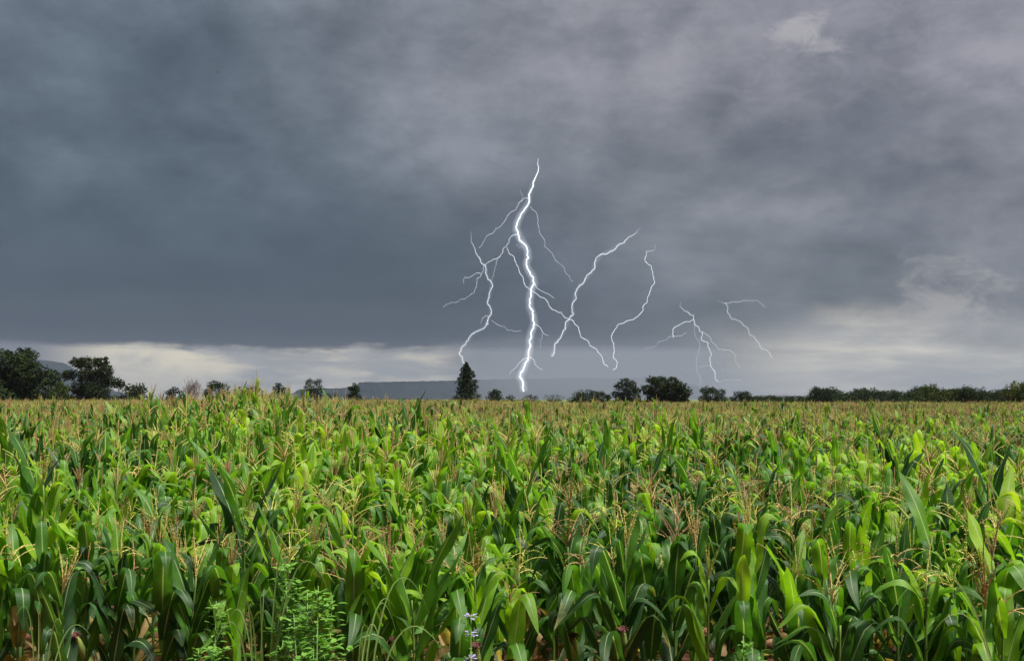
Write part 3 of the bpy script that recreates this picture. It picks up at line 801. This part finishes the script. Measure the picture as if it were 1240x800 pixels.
# the specially placed plants (px, row of the top leaf tip, depth, kind, tone, tassel)
SPECIAL = [
 (300, 556, 7.6, 'blade', .10, None, 'tall dark corn plant with two broad upright leaves and no tassel, left half'),
 (497, 466, 15.0, 'blade', .16, None, 'tall corn plant sticking up above the horizon in front of the mesa'),
 (636, 515, 9.5, 'blade', .08, None, 'very dark corn plant with stiff blades below the tallest lightning bolt'),
 (715, 578, 8.0, 'blade', .10, None, 'dark broad bladed corn plant right of the stiff bladed one'),
 (50, 515, 9.5, 'blade', .14, None, 'dark corn plant with upright hooked leaves near the left edge'),
 (276, 470, 21.0, 'blade', .12, None, 'dark tall corn plant reaching up to the round dense tree'),
 (1195, 548, 8.4, 'mixed', .08, None, 'dark corn plant with large drooping leaves near the right edge'),
 (1085, 515, 12.0, 'blade', .12, None, 'dark upright corn plant below the twiggy yellow flecked bush'),
 (960, 618, 6.6, 'bend', .10, 1, 'dark corn plant with one long leaf arching over, right half'),
 (60, 555, 7.9, 'bend', .70, 0, 'corn plant with a large pale yellow open tassel near the left edge'),
 (425, 590, 6.9, 'bend', .62, 1, 'corn plant with a big cream tassel above lime leaves, left of centre'),
 (1165, 632, 6.3, 'bend', .42, 2, 'corn plant with a round tangled yellow tassel near the right edge'),
 (505, 640, 6.1, 'blade', .38, None, 'corn plant with a broad upright leaf blotched yellow, centre front'),
 (150, 474, 24.0, 'blade', .20, None, 'tall dark corn plant breaking the skyline left of the leafless bush'),
 (184, 469, 22.0, 'mixed', .24, 0, 'tall tasselled corn plant on the skyline by the low dark bush'),
 (204, 476, 20.0, 'blade', .15, None, 'dark leafy corn plant on the skyline under the small dark bush'),
 (345, 477, 23.0, 'blade', .18, None, 'dark corn plant on the skyline under the pointed little tree'),
 (404, 480, 22.0, 'mixed', .22, 1, 'dark corn plant on the skyline left of the mesa end'),
 (468, 488, 16.0, 'blade', .20, None, 'dark corn plant with leaf leaning left in front of the mesa'),
 (770, 492, 17.0, 'blade', .14, None, 'dark corn plant with cupped leaves below the grey green tree'),
 (1070, 497, 18.0, 'blade', .10, None, 'very dark narrow corn plant below the green treeline'),
 (865, 545, 10.0, 'bend', .70, 1, 'bright lime corn plant below the spiky topped tree'),
]
def label_plant(px, topy, tone, tstyle, ttone, kind):
    hue = 'dark green' if tone < .34 else ('mid green' if tone < .50 else ('bright green' if tone < .64 else 'lime green'))
    if tstyle is None: ta = 'without a tassel'
    else:
        shp = ('upright', 'spreading', 'drooping')[tstyle]
        colr = 'brown' if ttone < .30 else ('pinkish' if ttone < .52 else ('straw' if ttone < .78 else 'lime'))
        ta = 'with %s %s tassel' % (shp, colr)
    LM = [(34, 'below the leftmost tree'), (110, 'below the second tree'), (190, 'left of the leafless bush'), (262, 'below the round tree'), (338, 'below the pointed tree'), (380, 'below the twin tree'), (430, 'below the mesa end'), (500, 'left of the conical tree'), (565, 'below the conical tree'), (640, 'below the tallest bolt'), (708, 'below the domed bush'), (760, 'below the grey tree'), (806, 'below the middle tree'), (864, 'below the spiky tree'), (900, 'below the domed tree'), (942, 'left of the treeline'), (996, 'left end of treeline'), (1060, 'below the treeline'), (1125, 'below the twiggy bush'), (1172, 'below the bushy tree'), (1225, 'below the rightmost tree')]
    if px < 0: where = 'at the left edge'
    elif px > 1240: where = 'at the right edge'
    else: where = min(LM, key=lambda t: abs(t[0]-px))[1]
    if topy > 655: rk = 'front row'
    elif topy > 600: rk = 'second row'
    elif topy > 570: rk = 'third row'
    else: rk = 'farther row'
    return '%s corn plant %s, %s, %s' % (hue, ta, rk, where)

GROUP = 'corn plants in the nearest rows'
taken = []
for (px, ty, d, kind, tone, ts, lab) in SPECIAL:
    p = at(px, ty, d); r = random.Random(px)
    taken.append((p.x, d))
    if kind == 'blade': H = p.z-.40; sc = 1.15
    else: H = p.z-.20; sc = 1.1
    ob = corn_plant(p.x, d, max(.8, H), r, tone, .85 if 'yellow' in lab or 'cream' in lab else .5, ts, kind, 10, scale=sc*(1.12 if kind == 'blade' else 1), rz=r.uniform(-.25, .25))
    tag(ob, lab, 'corn plant', GROUP)
spots = [s for s in spots if all((s[0]-a)**2+(s[1]-b)**2 > .04 for a, b in taken)]
spots.sort(key=lambda s: s[1])
NEAR_N = 278
near, far, used_labels = [], [], {}
for s in spots:
    inview = abs(620-(620+F*s[0]/s[1])) < 620+F*.28/s[1]
    if inview and len(near) < NEAR_N: near.append(s)
    else: far.append(s)
def tas(r, x, y):
    pk = pink(x, y); u = r.random()
    if u < .12: return None, .5
    st = r.choice((0, 1, 1, 2))
    v = r.random()
    if v < .40*pk+.25: tt = r.uniform(.32, .58)
    elif v < .80: tt = r.uniform(.58, .84)
    else: tt = r.uniform(.78, 1.0)
    return st, tt
ears = 0
for (x, y) in near:
    h = hfield(x, y); tone = max(.05, min(.92, tfield(x, y)+RC.uniform(-.20, .20)))
    st, tt = tas(RC, x, y)
    H = max(.75, h*RC.uniform(.86, 1.16))
    kind = RC.choice(('bend', 'bend', 'bend', 'mixed', 'mixed')) if y > 6.2 else RC.choice(('bend', 'bend', 'mixed'))
    px = 620+F*x/y
    ear = RC.random() < .12 and y < 7.5
    ob = corn_plant(x, y, H, RC, tone, tt, st, kind, ear=ear)
    lab = label_plant(px, HY+(CAMZ-H)*F/y, tone, st, tt, kind)
    tag(ob, lab, 'corn plant', GROUP)
    used_labels.setdefault(lab, []).append((px, ob))
for lab, l in used_labels.items():
    l.sort(key=lambda t: t[0])
    if len(l) == 2: l[0][1]['label'] = 'left '+lab; l[1][1]['label'] = 'right '+lab
    if len(l) == 4: l[0][1]['label'] = 'leftmost '+lab; l[1][1]['label'] = 'second '+lab; l[2][1]['label'] = 'third '+lab; l[3][1]['label'] = 'rightmost '+lab
    if len(l) == 3: l[0][1]['label'] = 'left '+lab; l[1][1]['label'] = 'middle '+lab; l[2][1]['label'] = 'right '+lab

# ---- the rest of the field: instanced whole plants
hidden = bpy.data.collections.new('corn_kinds')
RV = random.Random(77)
NV = 14
for k in range(NV+4):
    r = RV; b = MB(); H = 1.0
    pts = stalk_geo(b, r, H, 5, 4, .011)
    b.mi = [1]*len(b.f)
    n = r.randint(10, 12)
    az0 = r.uniform(0, 6.28)
    for i in range(n):
        pos = i/(n-1); z = H*(.10+.82*pos**.9)
        kd = 'blade' if (k % 5 == 0 and pos > .6) else 'bend'
        pr = leaf_params(r, pos, kd)
        L = (.46 if pos < .3 else (.50 if pos < .78 else .34))*r.uniform(.8, 1.2)
        leaf_geo(b, r, L, .094*r.uniform(.85, 1.15), seg=9, cross=1, base=pts(z), az=az0+pi*(i % 2)+r.uniform(-.6, .6), dry=r.choice((0, .3, .9)) if pos < .15 else 0, rnd=max(0, min(1, .5+.8*(pos-.5)+r.uniform(-.35, .35))), **pr)  # rnd rises with height: top light and young growth put into colour
    nf = len(b.f)
    tassel_geo(b, r, r.uniform(.24, .30), 13, (0, 1, 1, 2)[k % 4], hd=False, base=pts(H)) if k >= NV else (tassel_geo(b, r, r.uniform(.18, .26), r.randint(5, 9), r.choice((0, 1, 1, 2)), hd=False, base=pts(H)) if k % 2 else None)
    for j in range(nf, len(b.f)): b.mi[j] = 2
    me = b.mesh('corn_kind', [M_LEAF, M_STALK, M_TASSEL])
    me.polygons.foreach_set('material_index', b.mi)
    o = bpy.data.objects.new('corn_kind', me); hidden.objects.link(o)

def field_nodes():
    ng = bpy.data.node_groups.new('corn_field', 'GeometryNodeTree')
    ng.interface.new_socket('Geometry', in_out='INPUT', socket_type='NodeSocketGeometry')
    ng.interface.new_socket('Geometry', in_out='OUTPUT', socket_type='NodeSocketGeometry')
    N = ng.nodes; L = ng.links
    gi = N.new('NodeGroupInput'); go = N.new('NodeGroupOutput')
    ci = N.new('GeometryNodeCollectionInfo'); ci.inputs['Collection'].default_value = hidden
    ci.inputs['Separate Children'].default_value = True; ci.inputs['Reset Children'].default_value = True
    ip = N.new('GeometryNodeInstanceOnPoints')
    m2p = N.new('GeometryNodeMeshToPoints')
    L.new(gi.outputs[0], m2p.inputs[0]); L.new(m2p.outputs[0], ip.inputs['Points']); L.new(ci.outputs[0], ip.inputs['Instance'])
    ip.inputs['Pick Instance'].default_value = True
    def at_(name, t):
        a = N.new('GeometryNodeInputNamedAttribute'); a.data_type = t; a.inputs['Name'].default_value = name
        return a.outputs['Attribute']
    L.new(at_('kind_index', 'INT'), ip.inputs['Instance Index'])
    L.new(at_('rot', 'FLOAT_VECTOR'), ip.inputs['Rotation'])
    L.new(at_('size', 'FLOAT_VECTOR'), ip.inputs['Scale'])
    L.new(ip.outputs[0], go.inputs[0])
    return ng
def build_field():
    vs, kd, ro, sz, tn, tt, dr = [], [], [], [], [], [], []
    r = RC
    for (x, y) in far:
        h = hfield(x, y)*r.uniform(.84, 1.13)
        if r.random() < .04: h *= r.uniform(1.08, 1.24)
        vs.append((x, y, relief(x, y))); fade0 = min(1, max(0, (y-9)/22)); kd.append(NV+r.randrange(4) if r.random() < .62*min(1, max(0, (y-16)/30)) else r.randrange(NV//2)*2+(1 if r.random() < .58+.38*fade0 else 0))
        ro += [r.uniform(-.08, .08), r.uniform(-.08, .08), r.uniform(0, 6.28)]
        w = r.uniform(1.0, 1.35)
        sz += [w, w, h]
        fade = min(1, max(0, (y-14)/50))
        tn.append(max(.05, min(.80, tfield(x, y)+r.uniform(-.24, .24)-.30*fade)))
        pk = pink(x, y); v = r.random()
        tt.append(r.uniform(.32, .60) if v < .4*pk+.25+.1*fade else (r.uniform(.6, .84) if v < .85 else r.uniform(.75, 1)))
        dr.append(0.0)
    me = bpy.data.meshes.new('corn_field'); me.from_pydata(vs, [], [])
    a = me.attributes.new('kind_index', 'INT', 'POINT'); a.data.foreach_set('value', kd)
    a = me.attributes.new('rot', 'FLOAT_VECTOR', 'POINT'); a.data.foreach_set('vector', ro)
    a = me.attributes.new('size', 'FLOAT_VECTOR', 'POINT'); a.data.foreach_set('vector', sz)
    for nm, arr in (('tone', tn), ('ttone', tt), ('dry', dr)):
        a = me.attributes.new(nm, 'FLOAT', 'POINT'); a.data.foreach_set('value', arr)
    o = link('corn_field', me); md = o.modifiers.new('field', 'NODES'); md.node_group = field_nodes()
    tag(o, 'wide field of tasselled corn running back to the trees on the horizon', 'corn field', kind='stuff')
    print('near', len(near), 'far', len(far), 'max near y', near[-1][1])
build_field()

# ------------------------------------------------------------------ weeds, grasses, litter, birds
def herb(x, y, H, label, seed, nst=5, flower=False, leafs=.035, spread=.18):
    r = random.Random(seed); root = empty('flowering_weed' if flower else 'leafy_weed', (x, y, relief(x, y)))
    tag(root, label, 'weed', 'weeds at the edge of the corn')
    sb, lb, fb = MB(), MB(), MB()
    for k in range(nst):
        a = r.uniform(0, 6.28); q = r.uniform(0, spread)*(0 if nst == 1 else 1); h = H*(1 if k == 0 else r.uniform(.55, .95))
        top = Vector((cos(a)*q, sin(a)*q, h)); m = Vector((cos(a)*q*.7, sin(a)*q*.7, h*.5)); b0 = Vector((cos(a)*q*.3, sin(a)*q*.3, 0))
        sb.tube([tuple(b0), tuple(m), tuple(top)], [.005, .004, .0018], 5)
        nn = int(h/.036)
        for i in range(3, nn):
            t = i/nn; p = m+(top-m)*(t*2-1) if t > .5 else b0+(m-b0)*t*2
            for s2 in ((0, pi) if flower else (0, 1.6, 3.1, 4.7)):
                aa = i*pi/2+s2+r.uniform(-.3, .3); L = leafs*(1.7-.9*t)*r.uniform(.8, 1.3)
                if flower: L *= .8
                d = Vector((cos(aa), sin(aa), r.uniform(-.1, .5))).normalized(); c = d.cross(Vector((0, 0, 1))).normalized()
                u = Vector((0, 0, 1)); o_ = p+d*.012*r.uniform(.5, 2)+(Vector((d.x, d.y, .3))*r.uniform(0, .07)*(1-t) if not flower else Vector())
                tn = r.random()*.6+.4*t
                vs = [o_, o_+d*L*.35+c*L*.30+u*L*.06, o_+d*L*.75+c*L*.20+u*L*.03, o_+d*L*1.05-u*L*.12, o_+d*L*.75-c*L*.20+u*L*.03, o_+d*L*.35-c*L*.30+u*L*.06, o_+d*L*.5-u*L*.02]
                lb.add([tuple(v) for v in vs], [(0, 1, 6), (1, 2, 6), (2, 3, 6), (3, 4, 6), (4, 5, 6), (5, 0, 6)], [(tn, tn, tn, 1)]*7)
        if not flower:
            for i in range(3, int(h/.05)):
                t = i/int(h/.05); p = m+(top-m)*(t*2-1) if t > .5 else b0+(m-b0)*t*2
                aa = r.uniform(0, 6.28); tl = (.05+.12*(1-t))*r.uniform(.7, 1.3)*(leafs/.036)
                d = Vector((cos(aa), sin(aa), .7)).normalized(); sb.tube([tuple(p), tuple(p+d*tl)], [.002, .0012], 3)
                for j in range(9):
                    q = p+d*tl*(.3+.7*j/8); a2 = j*2.4+r.uniform(-.4, .4); e = Vector((cos(a2), sin(a2), r.uniform(.1, .7))).normalized()
                    c = e.cross(Vector((0, 0, 1))).normalized(); L = leafs*r.uniform(.65, 1.1); u = Vector((0, 0, 1)); tn = min(1, .25+.5*r.random()+.25*t)
                    vs = [q, q+e*L*.35+c*L*.32, q+e*L*.75+c*L*.2, q+e*L-u*L*.15, q+e*L*.75-c*L*.2, q+e*L*.35-c*L*.32, q+e*L*.5-u*L*.04]
                    lb.add([tuple(v) for v in vs], [(0, 1, 6), (1, 2, 6), (2, 3, 6), (3, 4, 6), (4, 5, 6), (5, 0, 6)], [(tn, tn, tn, 1)]*7)
        if flower:
            for zz in (h*.99, h*.93, h*.84):
                for j in range(14):
                    aa = r.uniform(0, 6.28); d = Vector((cos(aa), sin(aa), r.uniform(-.2, .7))).normalized(); p = Vector((top.x, top.y, zz))+d*.012
                    c = d.cross(Vector((0, 0, 1))).normalized(); L = .014
                    fb.add([tuple(p), tuple(p+d*L+c*L*.6), tuple(p+d*L*1.5), tuple(p+d*L-c*L*.6)], [(0, 1, 2), (0, 2, 3)])
    link('stem', sb.mesh('weed_stem', M_GRASS), root); link('foliage', lb.mesh('weed_leaves', M_WEED), root)
    if flower: link('flower_cluster', fb.mesh('weed_flowers', M_FLOWER), root)
def grass(px, d, label, seed, blades):
    """blades: (top px, top py, height of bend) drawn as long arching blades"""
    r = random.Random(seed); base = Vector((xat(px, d), d, 0)); base.z = relief(base.x, d)
    root = empty('grass_tuft', base); tag(root, label, 'grass', 'weeds at the edge of the corn')
    for (tx, ty, dr) in blades:
        tip = at(tx, ty, d+r.uniform(-.1, .1))-base
        b = MB(); b0 = Vector((r.uniform(-.03, .03), r.uniform(-.03, .03), 0))
        ctrl = Vector((tip.x*.25, tip.y*.3, tip.z*(1.0+dr)))
        n = 16; pts = [b0*(1-t)**2+ctrl*2*t*(1-t)+tip*t*t for t in [i/n for i in range(n+1)]]
        vs, cs = [], []; sd_ = Vector((1, .3, 0)).normalized(); tn = r.random()
        for i, p in enumerate(pts):
            t = i/n; w = .0046*min(1, .6+2*t)*(1-t)**.7+.0006
            dirv = (pts[min(i+1, n)]-pts[max(i-1, 0)]).normalized(); c = dirv.cross(Vector((0, -1, .2))).normalized()
            vs += [tuple(p-c*w), tuple(p+Vector((0, .003, 0))), tuple(p+c*w)]; cs += [(tn, tn, tn, 1)]*3
        fs = []
        for i in range(n): fs += [(i*3, i*3+1, i*3+4, i*3+3), (i*3+1, i*3+2, i*3+5, i*3+4)]
        b.add(vs, fs, cs); link('blade', b.mesh('grass_blade', M_GRASS), root)
def hz(py, d): return at(620, py, d).z
herb(xat(383, 4.9), 4.9, hz(683, 4.9), 'bushy leafy green weed in front of the corn, left of centre', 11, 7, leafs=.046, spread=.28)
herb(xat(398, 4.7), 4.7, hz(745, 4.7), 'lower leafy weed at the bottom edge beside the bushy one', 12, 8, leafs=.046, spread=.22)
herb(xat(262, 5.0), 5.0, hz(722, 5.0), 'slender leafy weed left of the grass stems', 13, 4, leafs=.040, spread=.10)
herb(xat(325, 4.8), 4.8, hz(786, 4.8), 'small weed sprouting at the foot of the tall grass', 14, 4, leafs=.026, spread=.12)
herb(xat(571, 4.6), 4.6, hz(748, 4.6), 'pale stemmed weed with small lilac flowers at the bottom centre', 15, 1, True, leafs=.030)
herb(xat(902, 4.5), 4.5, hz(770, 4.5), 'narrow pale green weed at the bottom right of centre', 16, 2, leafs=.024, spread=.05)
grass(322, 4.9, 'tall thin grass stems fanning out beside the bushy weed', 1, [(349, 655, .05), (361, 700, .05), (291, 716, .05), (320, 712, .0), (313, 700, .02), (300, 735, .0), (398, 715, .45), (372, 735, .3), (255, 795, .6), (340, 757, .1), (411, 770, .5), (270, 770, .5), (352, 744, .2)])
grass(430, 4.7, 'low arching grass blades right of the bushy weed', 2, [(520, 742, .55), (480, 765, .5), (443, 758, .1), (463, 790, .5), (478, 736, .25), (440, 775, .0), (545, 802, .6)])
grass(1230, 4.5, 'arching grass blade crossing the corn at the bottom right', 3, [(1080, 738, .5), (1130, 765, .35), (1250, 740, .0)])
grass(60, 6.0, 'few grass blades at the red soil near the left corner', 4, [(20, 745, .3), (75, 755, .2), (110, 770, .4), (45, 735, .0)])

def litter():
    r = random.Random(8); b = MB()
    for i in range(900):
        x, y = r.uniform(-6, 6), r.uniform(4.2, 11); L = r.uniform(.05, .22); a = r.uniform(0, 6.28); w = r.uniform(.01, .03)
        z = relief(x, y)+.012; d = Vector((cos(a), sin(a), 0)); c = Vector((-sin(a), cos(a), 0)); p = Vector((x, y, z))
        q = [p-d*L/2, p-d*L*.1+c*w+Vector((0, 0, .02*r.random())), p+d*L*.3+c*w*.7+Vector((0, 0, .03*r.random())), p+d*L/2, p-d*L*.1-c*w, p]
        b.add([tuple(v) for v in q], [(0, 1, 5), (1, 2, 5), (2, 3, 5), (3, 4, 5), (4, 0, 5)])
    tag(link('leaf_litter', b.mesh('leaf_litter', M_DRYLEAF, smooth=False)), 'dry brown corn leaves lying on the red soil', 'leaf litter', kind='stuff')
litter()

def bird(px, py, d, span, label, rz):
    root = empty('bird', at(px, py, d), rz); tag(root, label, 'bird', 'birds in the storm sky')
    b = MB(); s = span
    b.tube([(-.30*s, 0, 0), (-.22*s, 0, 0), (-.05*s, 0, .01*s), (.12*s, 0, .01*s), (.20*s, 0, .03*s), (.26*s, 0, .02*s), (.31*s, 0, .01*s)], [.035*s, .03*s, .075*s, .07*s, .04*s, .045*s, .006*s], 8)
    link('body', b.mesh('bird_body', M_BIRD), root)
    for sg in (1, -1):
        w = MB(); n = 6; vs = []
        for i in range(n+1):
            t = i/n; yy = sg*.5*s*t; z = .05*s+.14*s*sin(t*pi*.7); ch = .17*s*(1-t**2)+.01*s; x0 = .08*s-.10*s*t*t
            for (dx, dz) in ((0, 0), (-ch*.5, .012*s), (-ch, 0)): vs.append((x0+dx, yy, z+dz))
            for (dx, dz) in ((-ch, -.004*s), (-ch*.5, -.002*s), (0, -.006*s)): vs.append((x0+dx, yy, z+dz))
        fs = [(i*6+k, i*6+(k+1) % 6, (i+1)*6+(k+1) % 6, (i+1)*6+k) for i in range(n) for k in range(6)]
        w.add(vs, fs); link('wing', w.mesh('bird_wing', M_BIRD), root)
bird(264, 88, 120, .42, 'tiny dark bird high in the clouds at the upper left', .6)
bird(782, 456, 170, .38, 'tiny dark bird just above the largest middle tree', 2.2)
